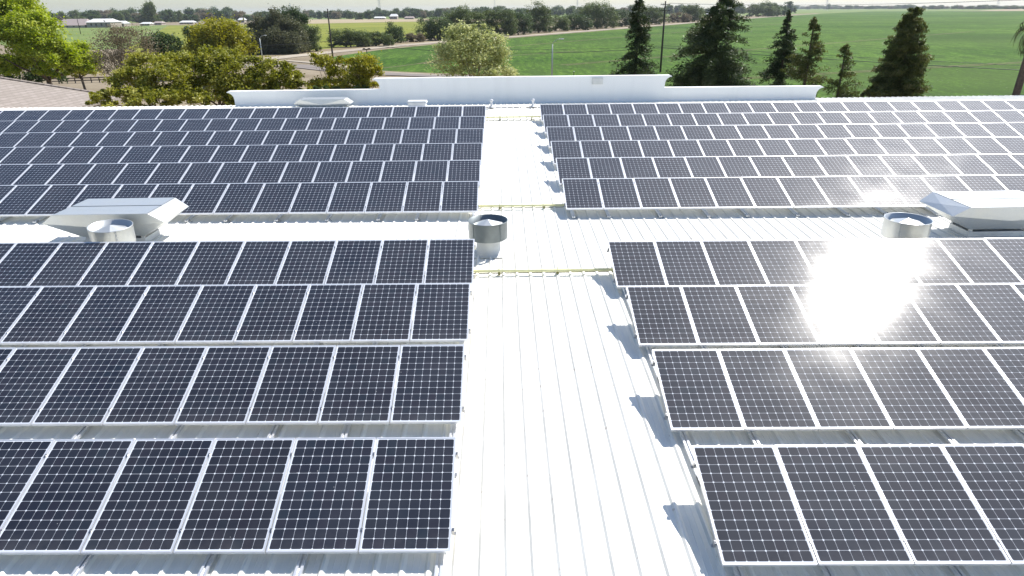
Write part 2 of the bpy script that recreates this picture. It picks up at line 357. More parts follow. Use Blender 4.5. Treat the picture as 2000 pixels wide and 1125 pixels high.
# white fascia trims along both roof edges
for x0, x1 in ((-32.35, -32.2), (32.2, 32.35)):
    b = MB(); b.add([(x, Y, rz(Y) + dz) for x in (x0, x1) for Y in (-14, 17.6, RIDGE) for dz in (-.2, .1)],
                    [(0, 1, 3, 2), (2, 3, 5, 4), (6, 8, 9, 7), (8, 10, 11, 9), (1, 7, 9, 3), (3, 9, 11, 5), (0, 6, 7, 1), (4, 5, 11, 10)]); blk(b, 'fascia', M['whitepaint'])
# stepped parapet with flared cornice ends, seen from behind
YP = 36.6
zl0, zl1, zt = 9.12, 9.05, 9.70
xl, xr, tl, tr_ = -14.75, 17.45, -6.86, 9.2
def flare(x, ztop, zbot, s):                 # from bottom to top, s=+1 right end, -1 left end
    h = ztop - zbot; pts = []
    for k in range(7):
        t = k / 6; a = t * math.pi / 2
        pts.append((x - s * (.36 - .36 * (1 - math.cos(a))), zbot + max(0, h - .5) + min(h, .5) * (.05 + .80 * math.sin(a) ** .9)))
    pts += [(x - s * .02, ztop - .04), (x - s * .1, ztop)]
    return [(x - s * .36, zbot)] + pts
out = []
out += flare(xr, zl1, 8.2, 1)
out += [(p[0], p[1]) for p in reversed([(x, z) for x, z in []])]
out += flare(tr_, zt, zl1 + .012, 1)
out += list(reversed(flare(tl, zt, zl0 + .01, -1)))
out += list(reversed(flare(xl, zl0, 8.2, -1)))
out = [(xr - .36, 7.6)] + out + [(xl + .36, 7.6)]
b = MB(); n = len(out)
fy = lambda x: YP - .010 * x
vs = [(x, fy(x), z) for x, z in out] + [(x, fy(x) + .38, z) for x, z in out]
b.add(vs, [(i, n + i, n + (i + 1) % n, (i + 1) % n) for i in range(n)])
from mathutils.geometry import tessellate_polygon
tris = tessellate_polygon([[Vector((x, z, 0)) for x, z in out]])
b.f += [tuple(t) for t in tris] + [tuple(n + i for i in reversed(t)) for t in tris]
me = b.mesh('parapet')
import bmesh
bm = bmesh.new(); bm.from_mesh(me); bmesh.ops.recalc_face_normals(bm, faces=bm.faces); bm.to_mesh(me); bm.free()
par = link('parapet', me, M['stucco'], bld); par.location = (0, -12, 0)
b = MB(); x0 = at(1156, 158, YP).x; x1 = at(1177, 158, YP).x; b.box(x0, x1, YP - .14, YP - .07, 9.28, 9.62, None); b.box(x0 + .06, x1 - .06, YP - .155, YP - .14, 9.33, 9.57)
o = b.build('access_panel', M['duct_white'], par)

# ================================================================ SOLAR PANELS
TILT = .33; W = 1.066; PL = 1.559; PWD = 1.05; SH = -.0226
ct, st_ = math.cos(TILT), math.sin(TILT)
def pf(x, y, z):                             # panel space (x across, y up the slope, z normal) -> object space
    return (x, SH * x + y * ct - z * st_, y * st_ + z * ct)
def panel_meshes(sgn):
    xa, xb = (0, PWD) if sgn > 0 else (-PWD, 0)
    L = .017; T = .046
    b = MB()
    b.box(xa, xb, 0, L, -T, 0, pf); b.box(xa, xb, PL - L, PL, -T, 0, pf)
    b.box(xa, xa + L, L, PL - L, -T, -.0005, pf); b.box(xb - L, xb, L, PL - L, -T, -.0005, pf)
    fr = b.mesh('frame'); fr.materials.append(M['frame'])
    b = MB(); b.box(xa + L, xb - L, L, PL - L, -.012, -.004, pf); ce = b.mesh('cell_sheet'); ce.materials.append(M['cells']); ce.materials.append(M['backsheet']); ce.polygons[0].material_index = 1
    uv = ce.uv_layers.new(name='UVMap'); src = [(x, y) for z in (0, 1) for y in (L, PL - L) for x in (xa + L, xb - L)]
    for lp in ce.loops:
        x, y = src[lp.vertex_index]; uv.data[lp.index].uv = (x - (xa + xb) / 2, y - PL / 2)
    return fr, ce
PM = {s: panel_meshes(s) for s in (-1, 1)}
ORD = ['first', 'second', 'third', 'fourth', 'fifth', 'sixth', 'seventh', 'eighth', 'ninth', 'tenth', 'eleventh', 'twelfth', 'thirteenth', 'fourteenth', 'fifteenth', 'sixteenth', 'seventeenth', 'eighteenth', 'nineteenth', 'twentieth', 'twenty-first', 'twenty-second', 'twenty-third', 'twenty-fourth', 'twenty-fifth', 'twenty-sixth', 'twenty-seventh']
def proj(p):
    d = Vector(p) - Vector((0, 0, CZ)); q = d.dot(fw); return 1000 + FPX * d.dot(rt) / q, 562.5 - FPX * d.dot(up) / q
G = {(-1, 0): (-.6588, 5.7088, -5.6823), (1, 0): (2.3838, 5.4411, -5.6926), (-1, 1): (-.6977, 17.731, -5.187), (1, 1): (1.7923, 17.7878, -5.1658)}
STEP = {0: (2.3979, .1033), 1: (2.3694, .1253)}
rnd = random.Random(7)
ROWNAME = {0: ['nearest', 'second', 'third', 'fourth'], 1: ['nearest', 'second', 'third', 'fourth', 'fifth', 'farthest']}
npan = 0
def rowpoint(sg, g, k): 
    x0, y0, z0 = G[(sg, g)]; dy, dz = STEP[g]; return Vector((x0, y0 + k * dy, z0 + k * dz + CZ))
side = {-1: 'left', 1: 'right'}; blockn = {0: 'near', 1: 'far'}
for sg in (-1, 1):
    for g in (0, 1):
        for k in range(4 if g == 0 else 6):
            P0 = rowpoint(sg, g, k); i = 0
            while True:
                loc = P0 + Vector((sg * i * W, SH * sg * i * W, 0))
                xx, yy = proj(loc + Vector((0, ct * PL, st_ * PL)))
                if xx < -25 or xx > 2025: break
                o = empty('solar_panel', loc)
                o.rotation_euler = (R(rnd.uniform(-.12, .12)), R(rnd.uniform(-.1, .1)), 0)
                lab = 'dark solar panel, %s from the walkway in the %s row of the %s %s array' % (ORD[i], ROWNAME[g][k], blockn[g], side[sg])
                if g == 0 and sg == 1 and k in (2, 3) and i in (4, 5): lab = 'sun-glared solar panel, %s from walkway, %s row of the near right array' % (ORD[i], ROWNAME[g][k])
                tag(o, lab, 'solar panel', 'solar panels mounted in rows on the white roof')
                link('frame', PM[sg][0], None, o); link('cell_sheet', PM[sg][1], None, o)
                npan += 1; i += 1
            nrow = i
            # the row's mounting rack
            rk = empty('mounting_rack', (P0.x, P0.y, rz(P0.y)))
            tag(rk, 'aluminium rails and clamps carrying the %s panel row of the %s %s array' % (ROWNAME[g][k], blockn[g], side[sg]), 'mounting rack', 'racks under the rows of solar panels')
            off = -Vector(rk.location)
            def rf(x, y, z, P0=P0, off=off):
                a = pf(x, y, z); return Vector(a) + P0 + off
            for yy in (.26, 1.30):
                b = MB(); xa, xb = (-.012, nrow * W + .3); 
                if sg < 0: xa, xb = -xb, -xa
                b.box(xa, xb, yy - .02, yy + .02, -.088, -.0462, rf); b.build('cross_rail', M['rail'], rk)
            full = (g == 0) or k == 0
            if full:
                bx = [.13, 1.72, 2.8, 4.24, 5.67, 7.1, 8.2, 9.64, 11.07, 12.5, 13.6, 15.0, 16.4] if sg < 0 else [.2, 1.2, 2.65, 4.0, 5.1, 6.5, 7.9, 9.0, 10.4, 11.8, 12.9, 14.3]
                for x in bx:
                    if x > nrow * W + .3: continue
                    X = sg * x
                    ya = -.34 if (g == 1 or (sg == 1 and k == 0)) else -1.0
                    if g == 1: ya = -.10
                    yb = 1.6
                    def bf(xx, yy, zz, X=X, P0=P0, off=off):
                        Yw = P0.y + yy + SH * X; return Vector((P0.x + X + xx, Yw, rz(Yw) + .048 + zz)) + off
                    b = MB(); b.box(-.044, -.012, ya, yb, 0, .036, bf); b.box(.012, .044, ya, yb, 0, .036, bf); b.box(-.012, .012, ya, yb, 0, .012, bf)
                    b.build('base_rail', M['rail'], rk)
                    b = MB(); b.box(-.02, .02, 1.16, 1.20, .0365, .44, bf); b.box(.021, .03, 1.13, 1.23, .0365, .1, bf); b.build('rear_leg', M['rail'], rk)
                    if g == 0 and k < 2 or g == 1:
                        b = MB(); yf = ya + .06; b.box(.0445, .051, yf, yf + .07, -.03, .05, bf); b.box(.051, .11, yf, yf + .07, -.03, -.022, bf); b.box(.07, .086, yf + .025, yf + .042, -.022, .012, bf)
                        b.build('foot', M['clamp'], rk)
                for yy in (.262, 1.302):
                    for i in range(nrow + 1):
                        X = sg * (i * W - .010)
                        if i == 0: X = sg * -.018
                        b = MB(); b.box(X - .014, X + .014, yy - .022, yy + .022, -.04 if i else -.09, .004, rf); b.box(X - .006, X + .006, yy - .006, yy + .006, .004, .012, rf)
                        if i == 0: b.box(X - .03, X + .03, yy - .018, yy + .018, -.098, -.089, rf)
                        b.build('clamp', M['clamp'], rk)
print('panels', npan)

# ================================================================ ROOF FITTINGS
M['galv_dark'] = simple('weathered_galvanised', (.19, .215, .22), .4, .45, .12, 4)
def gull_vent(cx, cy, ztop, label, sink=0.0, hd=.76):
    zb = rz(min(cy, RIDGE)); v = empty('exhaust_hood', (cx, cy, zb - sink)); tag(v, label, 'roof vent', 'wide sheet metal exhaust hoods on the roof')
    zt = ztop - (zb - sink); hw = 1.17
    T = [(-hw, -hd), (hw, -hd), (hw, hd), (-hw, hd)]
    Mi = [(-hw - .34, -hd + .05), (hw + .34, -hd + .05), (hw + .34, hd - .05), (-hw - .34, hd - .05)]
    B = [(-hw + .38, -hd * .55), (hw - .38, -hd * .55), (hw - .38, hd * .55), (-hw + .38, hd * .55)]
    z1, z2 = zt - .23, .26 + .0
    t = [(x, y, zt) for x, y in T]; mi = [(x, y, z1) for x, y in Mi]; bo = [(x, y, z2) for x, y in B]
    # end wings, cross-broken to a shallow point
    for s, (i, j) in ((-1, (0, 3)), (1, (1, 2))):
        b = MB()
        c = [sum(q[a] for q in (t[i], t[j], mi[i], mi[j])) / 4 for a in range(3)]; c[0] += s * .05
        k = len(b.v); q = [t[i], t[j], mi[j], mi[i], c]
        b.add(q, [(0, 1, 4), (1, 2, 4), (2, 3, 4), (3, 0, 4)] if s < 0 else [(1, 0, 4), (2, 1, 4), (3, 2, 4), (0, 3, 4)])
        c2 = [sum(q[a] for q in (mi[i], mi[j], bo[i], bo[j])) / 4 for a in range(3)]; c2[2] -= .06
        b.add([mi[i], mi[j], bo[j], bo[i], c2], [(0, 1, 4), (1, 2, 4), (2, 3, 4), (3, 0, 4)])
        b.build('end_wing', M['galv'], v)
    for (i, j) in ((0, 1), (3, 2)):
        b = MB()
        mb = [(bo[i][a] + bo[j][a]) / 2 for a in range(3)]; tm = [(t[i][a] * .5 + t[j][a] * .5) for a in range(3)]; s = -1 if i == 0 else 1
        ctr = [(tm[a] * .45 + mb[a] * .55) for a in range(3)]; ctr[1] += s * .13
        b.add([t[i], t[j], mi[j], bo[j], bo[i], mi[i], ctr], [(0, 1, 6), (1, 2, 6), (2, 3, 6), (3, 4, 6), (4, 5, 6), (5, 0, 6)])
        b.build('side_panel', M['galv'], v)
    for y0, y1 in ((-hd, -.03), (.03, hd)):
        b = MB(); b.box(-hw + .02, hw - .02, y0 + .003, y1, zt - .02, zt + .006, None); b.build('top_damper', M['galv'], v)
    b = MB(); b.box(-hw + .05, hw - .05, -hd + .05, hd - .05, zt - .07, zt - .045); b.build('slot_shade', M['dark'], v)  # dark sheet under the damper slot, painted in place of the shade inside
    b = MB(); b.box(B[0][0] + .03, B[1][0] - .03, B[0][1] + .03, B[2][1] - .03, .045, .19 + .0)
    for x in (B[0][0] + .05, B[1][0] - .12):
        for y in (B[0][1] + .04, B[2][1] - .11): b.box(x, x + .07, y, y + .07, .1905, .262)
    b.box(B[0][0] - .06, B[1][0] + .06, B[0][1] - .06, B[2][1] + .06, .0, .044)
    b.build('curb', M['duct_white'], v)
    return v
gull_vent(-9.95, 16.5, CZ - 4.55, 'wide winged galvanised exhaust hood left of the walkway, behind the small round vent')
gull_vent(12.62, 16.05, CZ - 4.57, 'wide winged galvanised exhaust hood cut by the right frame edge, beside a round vent')
gull_vent(at(632, 197, 35.9).x, 35.9, at(632, 194, 35.5).z, 'distant winged exhaust hood showing above the last left panel row, before the parapet', sink=.42, hd=.42)
def round_vent(cx, cy, ztop, rad, label, tiltv=(0, 0), band=.44, skin='galv'):
    zb = rz(cy); v = empty('round_vent', (cx, cy, zb)); tag(v, label, 'roof vent', 'round metal exhaust vents on the roof')
    v.rotation_euler = (tiltv[0], tiltv[1], 0)
    h = ztop - zb; r = rad
    b = MB(); b.lathe([(r * .99, h - band), (r, h - band + .01), (r, h - .015), (r * 1.015, h - .012), (r * 1.015, h), (r * .985, h), (r * .985, h - band + .01), (r * .97, h - band)], 48); b.build('wind_band', M[skin], v, True)
    b = MB()
    for a in (-.9, -2.4, .8, 2.2):
        c, s_ = math.cos(a), math.sin(a); b.tube([(r * 1.001 * c, r * 1.001 * s_, h - band + .012), (r * 1.001 * c, r * 1.001 * s_, h - .018)], .009, 5)
        for q in range(5):
            da = .05; c, s_ = math.cos(a + da), math.sin(a + da); z = h - band + .04 + q * (band - .08) / 4; b.box(r * c - .008, r * c + .008, r * s_ - .008, r * s_ + .008, z - .006, z + .006)
    b.build('seam', M[skin], v)
    b = MB(); b.box(-.42, .42, -.40, .40, .026, .036); b.build('flashing', M['duct_white'], v)
    b = MB(); n = 8; hc = h - .02; ap = (0, 0, hc + .035); ring = [(r * .80 * math.cos(2 * math.pi * (k + .5) / n), r * .80 * math.sin(2 * math.pi * (k + .5) / n), hc - .09 - (.02 if k % 2 else 0)) for k in range(n)]
    b.add([ap] + ring, [(0, 1 + k, 1 + (k + 1) % n) for k in range(n)]); b.add([(x, y, z - .03) for x, y, z in ring] + ring, [(k, (k + 1) % n, n + (k + 1) % n, n + k) for k in range(n)])
    b.build('rain_cap', M['galv'], v)
    b = MB(); b.lathe([(r * .78, .0), (r * .78, .03), (r * .66, .05), (r * .62, .22), (r * .62, h - .2)], 40); b.build('stack', M['duct_white'], v, True)
    b = MB()
    for k in range(4):
        a = math.pi / 4 + k * math.pi / 2; c, s = math.cos(a), math.sin(a)
        b.tube([(r * .6 * c, r * .6 * s, h - band + .08), (r * .985 * c, r * .985 * s, h - band + .08)], .012, 6)
    b.build('strut', M['galv'], v)
    return v
round_vent(-.36, 15.2, CZ - 4.665, .475, 'round grey galvanised vent standing on the white walkway beside the left panels', skin='galv_dark')
round_vent(-9.42, 15.15, CZ - 4.64, .475, 'pale round vent half hidden behind panels, in front of the left exhaust hood', (R(2), R(3)))
round_vent(9.52, 14.6, CZ - 4.60, .50, 'pale round vent behind the glaring right panels, beside the cut-off exhaust hood')
# gas pipes across the walkway, on brackets
def gas_pipe(pxl, pxr, brk, x0, x1, Y, dz, label):
    g = empty('gas_pipe', (0, Y, rz(Y))); tag(g, label, 'pipe', 'pale yellow pipes crossing the walkway')
    b = MB(); r = random.Random(int(Y)); pts = [(x0 + (x1 - x0) * i / 10, .0 + (x1 - x0) * -.01 * i / 10, dz + r.uniform(-.004, .004)) for i in range(11)]
    b.tube(pts, .034, 10); b.build('pipe', M['pipeyellow'], g, True)
    for bxp in brk:
        b = MB(); X = bxp
        b.box(X - .03, X + .03, -.05, .05, .03, .062); b.box(X - .022, X + .022, -.018, .018, .0625, dz - .022); b.tube([(X, -.03, dz - .02), (X, -.034, dz + .02), (X, 0, dz + .036), (X, .034, dz + .02), (X, .03, dz - .02)], .009, 6); b.box(X - .008, X + .008, -.008, .008, dz + .04, dz + .085)
        b.build('bracket', M['bracket'], g)
gas_pipe(0, 0, [-.10, 1.23], -1.4, 3.1, 13.83, .12, 'pale yellow pipe crossing the walkway in front of the grey round vent')
gas_pipe(0, 0, [-.08, 1.22], -1.4, 2.4, 18.60, .12, 'pale yellow pipe crossing the walkway between the near ends of the far arrays')
gas_pipe(0, 0, [-.06, 1.42], -1.4, 2.2, 30.95, .16, 'pale pipe crossing the far end of the walkway below the ridge')
# two plumbing vents by the ridge, with a cable each
for (px_, lab) in ((960, 'small white vent pipe at the ridge, left end of the walkway'), (1041, 'small white vent pipe at the ridge, right end of the walkway')):
    p = at(px_, 205, RIDGE - .3); v = empty('vent_pipe', (p.x, RIDGE - .3, rz(RIDGE - .3) + .07)); tag(v, lab, 'vent pipe', 'white vent pipes at the ridge')
    b = MB(); b.lathe([(.13, 0), (.07, .06), (.05, .09), (.05, .30)], 16); b.build('pipe', M['whitepaint'], v, True)
    b = MB(); b.lathe([(.052, .27), (.085, .29), (.085, .35), (.06, .38), (.0, .40)], 16); b.build('cap', M['whitepaint'], v, True)
    b = MB(); b.tube([(-.04, -.03, .1), (-.12, -.12, .04), (-.35, -.3, .035), (-.62, -.5, .04)], .014, 6); b.build('cable', M['clamp'], v)
# low hatch by the ridge
p = at(815, 204, RIDGE + .25); h = empty('roof_hatch', (p.x, RIDGE + .3, rz(RIDGE) + .02)); tag(h, 'low white box hatch behind the farthest left panel row near the ridge', 'hatch')
b = MB(); b.box(-.44, .44, -.3, .3, 0, .24); b.build('curb', M['whitepaint'], h)
b = MB(); b.add([(-.5, -.36, .2402), (.5, -.36, .2402), (.5, .36, .2402), (-.5, .36, .2402), (-.46, -.32, .33), (.46, -.32, .33), (.46, .32, .33), (-.46, .32, .33)], [(0, 1, 5, 4), (1, 2, 6, 5), (2, 3, 7, 6), (3, 0, 4, 7), (4, 5, 6, 7), (3, 2, 1, 0)]); b.build('lid', M['duct_white'], h)

# ================================================================ TREES
def leaves(name, mat, pts, size, rs, parent=None, loc=None, up_bias=.5, aspect=.55, droop=0.0):
    """pts: Nx3 leaf centres; each leaf a rhombus folded along its axis"""
    n = len(pts); d = rs.normal(size=(n, 3)); d[:, 2] = d[:, 2] * .6 - droop; d /= np.linalg.norm(d, axis=1)[:, None]
    nn = rs.normal(size=(n, 3)); nn[:, 2] += up_bias * 2; nn -= d * (nn * d).sum(1)[:, None]; nn /= np.linalg.norm(nn, axis=1)[:, None]
    s = np.cross(nn, d); L = size * rs.uniform(.6, 1.35, (n, 1)); Wd = L * aspect
    v = np.empty((n, 4, 3)); v[:, 0] = pts - d * L * .5; v[:, 1] = pts + s * Wd * .5 + nn * L * .08; v[:, 2] = pts + d * L * .5; v[:, 3] = pts - s * Wd * .5 + nn * L * .08
    me = bpy.data.meshes.new(name); me.vertices.add(n * 4); me.vertices.foreach_set('co', v.ravel()); me.loops.add(n * 4); me.loops.foreach_set('vertex_index', np.arange(n * 4))
    me.polygons.add(n); me.polygons.foreach_set('loop_start', np.arange(0, n * 4, 4)); me.update(calc_edges=True)
    at_ = me.attributes.new('v', 'FLOAT', 'FACE')
    return me, at_, n
def crown(name, mat, blobs, n, size, seed, clump=.26, up_bias=.5, droop=0.0, aspect=.55, shell=.55, per=70, parent=None, loc=None):
    """blobs: (x,y,z,rx,ry,rz) ellipsoids, foliage set in clumps near their surface"""
    rs = np.random.RandomState(seed); vol = np.array([q[3] * q[4] * q[5] for q in blobs]) ** .67; vol /= vol.sum(); P = []; V = []
    for q, wv in zip(blobs, vol):
        m = max(40, int(n * wv)); nc = max(7, m // per)
        dr = rs.normal(size=(nc, 3)); dr /= np.linalg.norm(dr, axis=1)[:, None]
        dr[:, 2] = np.where(dr[:, 2] < -.55, -dr[:, 2], dr[:, 2])
        rad = rs.uniform(shell, 1.0, (nc, 1)) ** .6 * rs.uniform(.86, 1.12, (nc, 1))
        cc = np.array(q[:3]) + dr * rad * np.array(q[3:])
        cr = clump * min(q[3:]) * rs.uniform(.6, 1.3, (nc, 1)); cvv = rs.uniform(0, 1, nc)
        k = rs.randint(0, nc, m); g = rs.normal(size=(m, 3)) * cr[k] * np.array([1, 1, .72]); P.append(cc[k] + g); V.append(np.clip(cvv[k] * .55 + rs.uniform(0, .45, m), 0, 1))
    P = np.concatenate(P); V = np.concatenate(V); me, a, n = leaves(name, mat, P, size, rs, up_bias=up_bias, droop=droop, aspect=aspect)
    a.data.foreach_set('value', V.astype(np.float32)); return link(name, me, M[mat], parent, loc)
def trunk(blobs, z0, rad, mat, parent, seed, limbs=7):
    r = random.Random(seed); b = MB(); cz = sum(q[2] for q in blobs) / len(blobs); cx = sum(q[0] for q in blobs) / len(blobs); cy = sum(q[1] for q in blobs) / len(blobs)
    low = min(q[2] - q[5] for q in blobs); fork = z0 + max(.8, (low - z0) * .9)
    b.tube([(0, 0, z0 - .2), (.05, 0, z0 + .3), (cx * .3, cy * .3, fork), (cx * .7, cy * .7, (fork + cz) / 2), (cx, cy, cz)], [rad * 1.4, rad, rad * .8, rad * .5, rad * .2], 8)
    for k in range(limbs):
        q = blobs[k % len(blobs)]; tx, ty, tz = q[0] + r.uniform(-.7, .7) * q[3], q[1] + r.uniform(-.7, .7) * q[4], q[2] + r.uniform(-.1, .6) * q[5]
        s = (cx * .4, cy * .4, fork + r.uniform(0, .6))
        mid = ((s[0] + tx) / 2 + r.uniform(-.3, .3), (s[1] + ty) / 2, (s[2] * .6 + tz * .4))
        b.tube([s, mid, (tx, ty, tz)], [rad * .5, rad * .3, rad * .08], 6)
    return b.build('trunk', M[mat], parent, True)
def tree(name, label, cat, base, blobs, n, size, mat, seed, group=None, tmat='bark', rad=.2, limbs=7, **kw):
    t = empty(name, base); tag(t, label, cat, group)
    trunk(blobs, 0, rad, tmat, t, seed, limbs); crown('crown', mat, blobs, n, size, seed, parent=t, **kw); return t
def blob_px(x, y, wpx, hpx, Y, base, depth=None):
    """ellipsoid that spans wpx x hpx photo pixels round (x, y) at distance Y, relative to base"""
    c = at(x, y, Y); k = mpp(Y) * Y / Y; rx = wpx / 2 * k; rzz = hpx / 2 * k
    return (c.x - base.x, c.y - base.y, c.z - base.z, rx, depth or rx * .9, rzz)
def px_tree(name, label, cat, Y, px, shapes, n, size, mat, seed, **kw):
    """px: photo x of the trunk; shapes: (x, y, w, h, dY)"""
    y0 = shapes[0][1]; p = at(px, y0, Y); base = Vector((p.x, Y, 0))
    bl = [blob_px(s[0], s[1], s[2], s[3], Y + (s[4] if len(s) > 4 else 0), base) for s in shapes]
    return tree(name, label, cat, base, bl, n, size, mat, seed, **kw)

# bright green tree at the left
px_tree('broadleaf_tree', 'big bright lime green leafy tree at the far left behind the brown roof', 'tree', 92, 60,
        [(30, 30, 95, 80, 0), (70, 72, 90, 80, -3), (15, 95, 100, 90, -3), (150, 112, 70, 50, 0), (105, 115, 90, 60, -3), (0, 25, 80, 80, 3), (60, 125, 110, 46, 2), (60, 45, 60, 60, 2), (120, 135, 100, 34, 0), (160, 134, 50, 30, 0)], 60000, .36, 'leaf_bright', 11, rad=.4, limbs=12, clump=.21, shell=.75, per=190)
px_tree('broadleaf_tree', 'dark green shaded tree under the lime green tree, behind the brown roof', 'tree', 100, 30, [(30, 140, 130, 50, 0), (90, 150, 80, 30, 0)], 7000, .34, 'leaf_dark', 12, rad=.3)
px_tree('young_tree', 'slender young tree with bare dark trunk under the right side of the lime tree', 'tree', 118, 157, [(165, 138, 60, 26, 0), (140, 142, 40, 20, 0)], 3500, .32, 'leaf_yellowgreen', 13, rad=.22, limbs=5)
px_tree('bare_tree', 'thin grey-brown half bare tree between the lime tree and the olive trees', 'tree', 84, 238,
        [(225, 100, 80, 70, 0), (262, 95, 75, 70, 0), (240, 130, 100, 50, 0), (240, 72, 60, 40, 0)], 8500, .20, 'leaf_grey', 14, tmat='greybark', rad=.17, limbs=26, clump=.3)
px_tree('broadleaf_tree', 'small dark green round tree standing before the yellow field', 'tree', 150, 316, [(316, 92, 68, 42, 0), (300, 98, 40, 30, 0)], 6000, .5, 'leaf_dark', 15, rad=.25)
px_tree('broadleaf_tree', 'round golden olive tree in the middle left, before the yellow field', 'tree', 135, 430, [(430, 70, 100, 54, 0), (455, 88, 80, 44, 0), (400, 90, 60, 40, 0), (430, 98, 120, 40, 0)], 16000, .5, 'leaf_yellowgreen', 16, rad=.35)
px_tree('broadleaf_tree', 'dark clump tree on the left side of the round golden olive tree', 'tree', 150, 378, [(380, 70, 34, 34, 0)], 1500, .5, 'leaf_dark', 17, rad=.2)
# the olive-green trees right behind the roof
px_tree('ornamental_tree', 'leftmost olive-green tree right behind the roof, low and dark at its foot', 'tree', 52, 300,
        [(300, 140, 110, 70, 0), (262, 165, 90, 60, -1), (330, 165, 110, 70, -1), (290, 190, 190, 44, -2), (225, 192, 90, 30, -2), (330, 195, 150, 34, -3), (195, 200, 50, 16, -2)], 26000, .21, 'leaf_olive', 21, rad=.16, clump=.2, per=130, shell=.7)
px_tree('ornamental_tree', 'middle olive-green tree right behind the roof, tallest of its clump', 'tree', 54, 415,
        [(420, 128, 110, 66, 0), (375, 145, 100, 76, 0), (455, 150, 110, 76, -1), (415, 180, 180, 54, -1), (400, 196, 170, 34, -2), (450, 112, 40, 34, 0)], 30000, .21, 'leaf_olive', 22, rad=.16, clump=.19, per=130, shell=.7)
px_tree('ornamental_tree', 'rightmost olive-green tree of the clump, behind the lower left parapet', 'tree', 53, 530,
        [(530, 145, 90, 54, 0), (560, 160, 70, 46, 0), (500, 168, 100, 54, 0), (560, 176, 100, 34, 0), (490, 182, 130, 34, -1), (500, 128, 50, 30, 0)], 17000, .20, 'leaf_olive', 23, rad=.14, clump=.2, per=120, shell=.7)
px_tree('ornamental_tree', 'sparse yellow-green sapling left of the tall parapet, further from it', 'tree', 56, 640,
        [(634, 130, 46, 40, 0), (660, 150, 50, 36, 0), (615, 118, 26, 24, 0), (640, 168, 90, 26, 0), (668, 122, 24, 26, 0)], 6500, .19, 'leaf_yellowgreen', 24, rad=.09, clump=.3)
px_tree('ornamental_tree', 'sparse yellow-green sapling right next to the left end of the tall parapet', 'tree', 55, 712,
        [(716, 132, 50, 44, 0), (700, 150, 44, 40, 0), (735, 142, 22, 30, 0), (700, 168, 70, 26, 0), (690, 122, 20, 18, 0)], 8000, .19, 'leaf_yellowgreen', 25, rad=.09, clump=.3)
px_tree('ornamental_tree', 'low dark green shrub behind the lower left parapet', 'shrub', 54, 680, [(640, 178, 120, 16, 0), (700, 178, 70, 18, 0), (580, 180, 80, 12, 0)], 5000, .18, 'leaf_dark', 26, rad=.08)
px_tree('pale_tree', 'pale silvery yellow-green round tree behind the tall parapet, left of the walkway line', 'tree', 60, 925,
        [(922, 118, 146, 70, 0), (905, 90, 110, 56, 0), (950, 95, 80, 50, 0), (893, 66, 54, 36, 0), (925, 62, 30, 30, 0), (935, 140, 150, 40, 0), (945, 60, 16, 26, 0)], 15000, .22, 'leaf_pale', 27, rad=.14, clump=.3, tmat='greybark', limbs=12)

def conifer(name, label, px_, ytop, ybase_vis, wbase, Y, seed, mat, n, size, droopy=.25, gap=.2, fat=.75, var=(.5, 1.15)):
    rise0 = .05 if mat == 'leaf_conifer' else .38
    """px_: photo x of stem, ytop: its top, wbase: crown width in px at photo y ybase_vis"""
    rs = np.random.RandomState(seed); top = at(px_, ytop, Y); H = top.z; base = Vector((top.x, Y, 0))
    t = empty(name, base); tag(t, label, 'tree', 'dark conifers behind the building')
    zr = at(px_, ybase_vis, Y).z; Rr = wbase * mpp(Y) / 2; Rb = Rr / max(.12, 1 - zr / H) ** fat
    P = []; V = []; b = MB(); b.tube([(0, 0, -.2), (0, 0, H * .5), (0, 0, H * .985)], [H * .022, H * .013, .03], 8); NB = int(H * 42)
    hole = [(rs.uniform(.25, .95), rs.uniform(0, 6.28), rs.uniform(.03, .08)) for _ in range(int(gap * 40))]
    for i in range(NB):
        u = (i + rs.rand()) / NB; u = 1 - (1 - u) ** .8; z = H * (.04 + .95 * u); a = rs.uniform(0, 2 * math.pi)
        if any(abs(u - h_[0]) < h_[2] and abs((a - h_[1] + math.pi) % (2 * math.pi) - math.pi) < .9 for h_ in hole): continue
        L0 = Rb * (1 - z / H) ** fat + .06
        L = L0 * rs.uniform(*var) * (1 + .06 * math.sin(a * 3 + z * 1.3)); rise = rise0 + rs.uniform(-.12, .18) + .35 * max(0, u - .5)
        d = np.array([math.cos(a), math.sin(a), 0]); nl = int(n / NB * (.4 + L / Rb * 1.1)) + 3
        s = rs.uniform(.05, 1, nl) ** .7; zz = z + L * (rise * s - droopy * s ** 2)
        sp = .035 + .075 * L * (1 - .5 * s); q = d[None] * (L * s)[:, None]; q[:, 2] = zz
        q += rs.normal(size=(nl, 3)) * sp[:, None] * np.array([1, 1, .9]); P.append(q); V.append(np.clip(rs.uniform(0, .55) + rs.uniform(0, .45, nl), 0, 1))
        if i % 9 == 0: b.tube([(0, 0, z), tuple(d * L * .5 + np.array([0, 0, z + L * (rise * .5 - droopy * .25)])), tuple(d * L * .92 + np.array([0, 0, z + L * (rise * .92 - droopy * .85)]))], [.035, .022, .008], 4, False)
    P = np.concatenate(P); V = np.concatenate(V)
    b.build('trunk', M['bark'], t); me, a, nn = leaves('crown', mat, P, size, rs, up_bias=.2, droop=.1 if 'brown' not in mat else -.7, aspect=.24)
    a.data.foreach_set('value', V.astype(np.float32)); link('crown', me, M[mat], t); return t
conifer('conifer_tree', 'slim open conifer left of the utility pole, behind the tall parapet', 1250, -14, 146, 100, 56, 31, 'leaf_conifer', 60000, .25, fat=.8, gap=.3)
conifer('conifer_tree', 'largest and darkest conifer, right of the utility pole, its top above the frame', 1412, -60, 150, 172, 52, 32, 'leaf_conifer', 130000, .25, fat=.72, gap=.1)
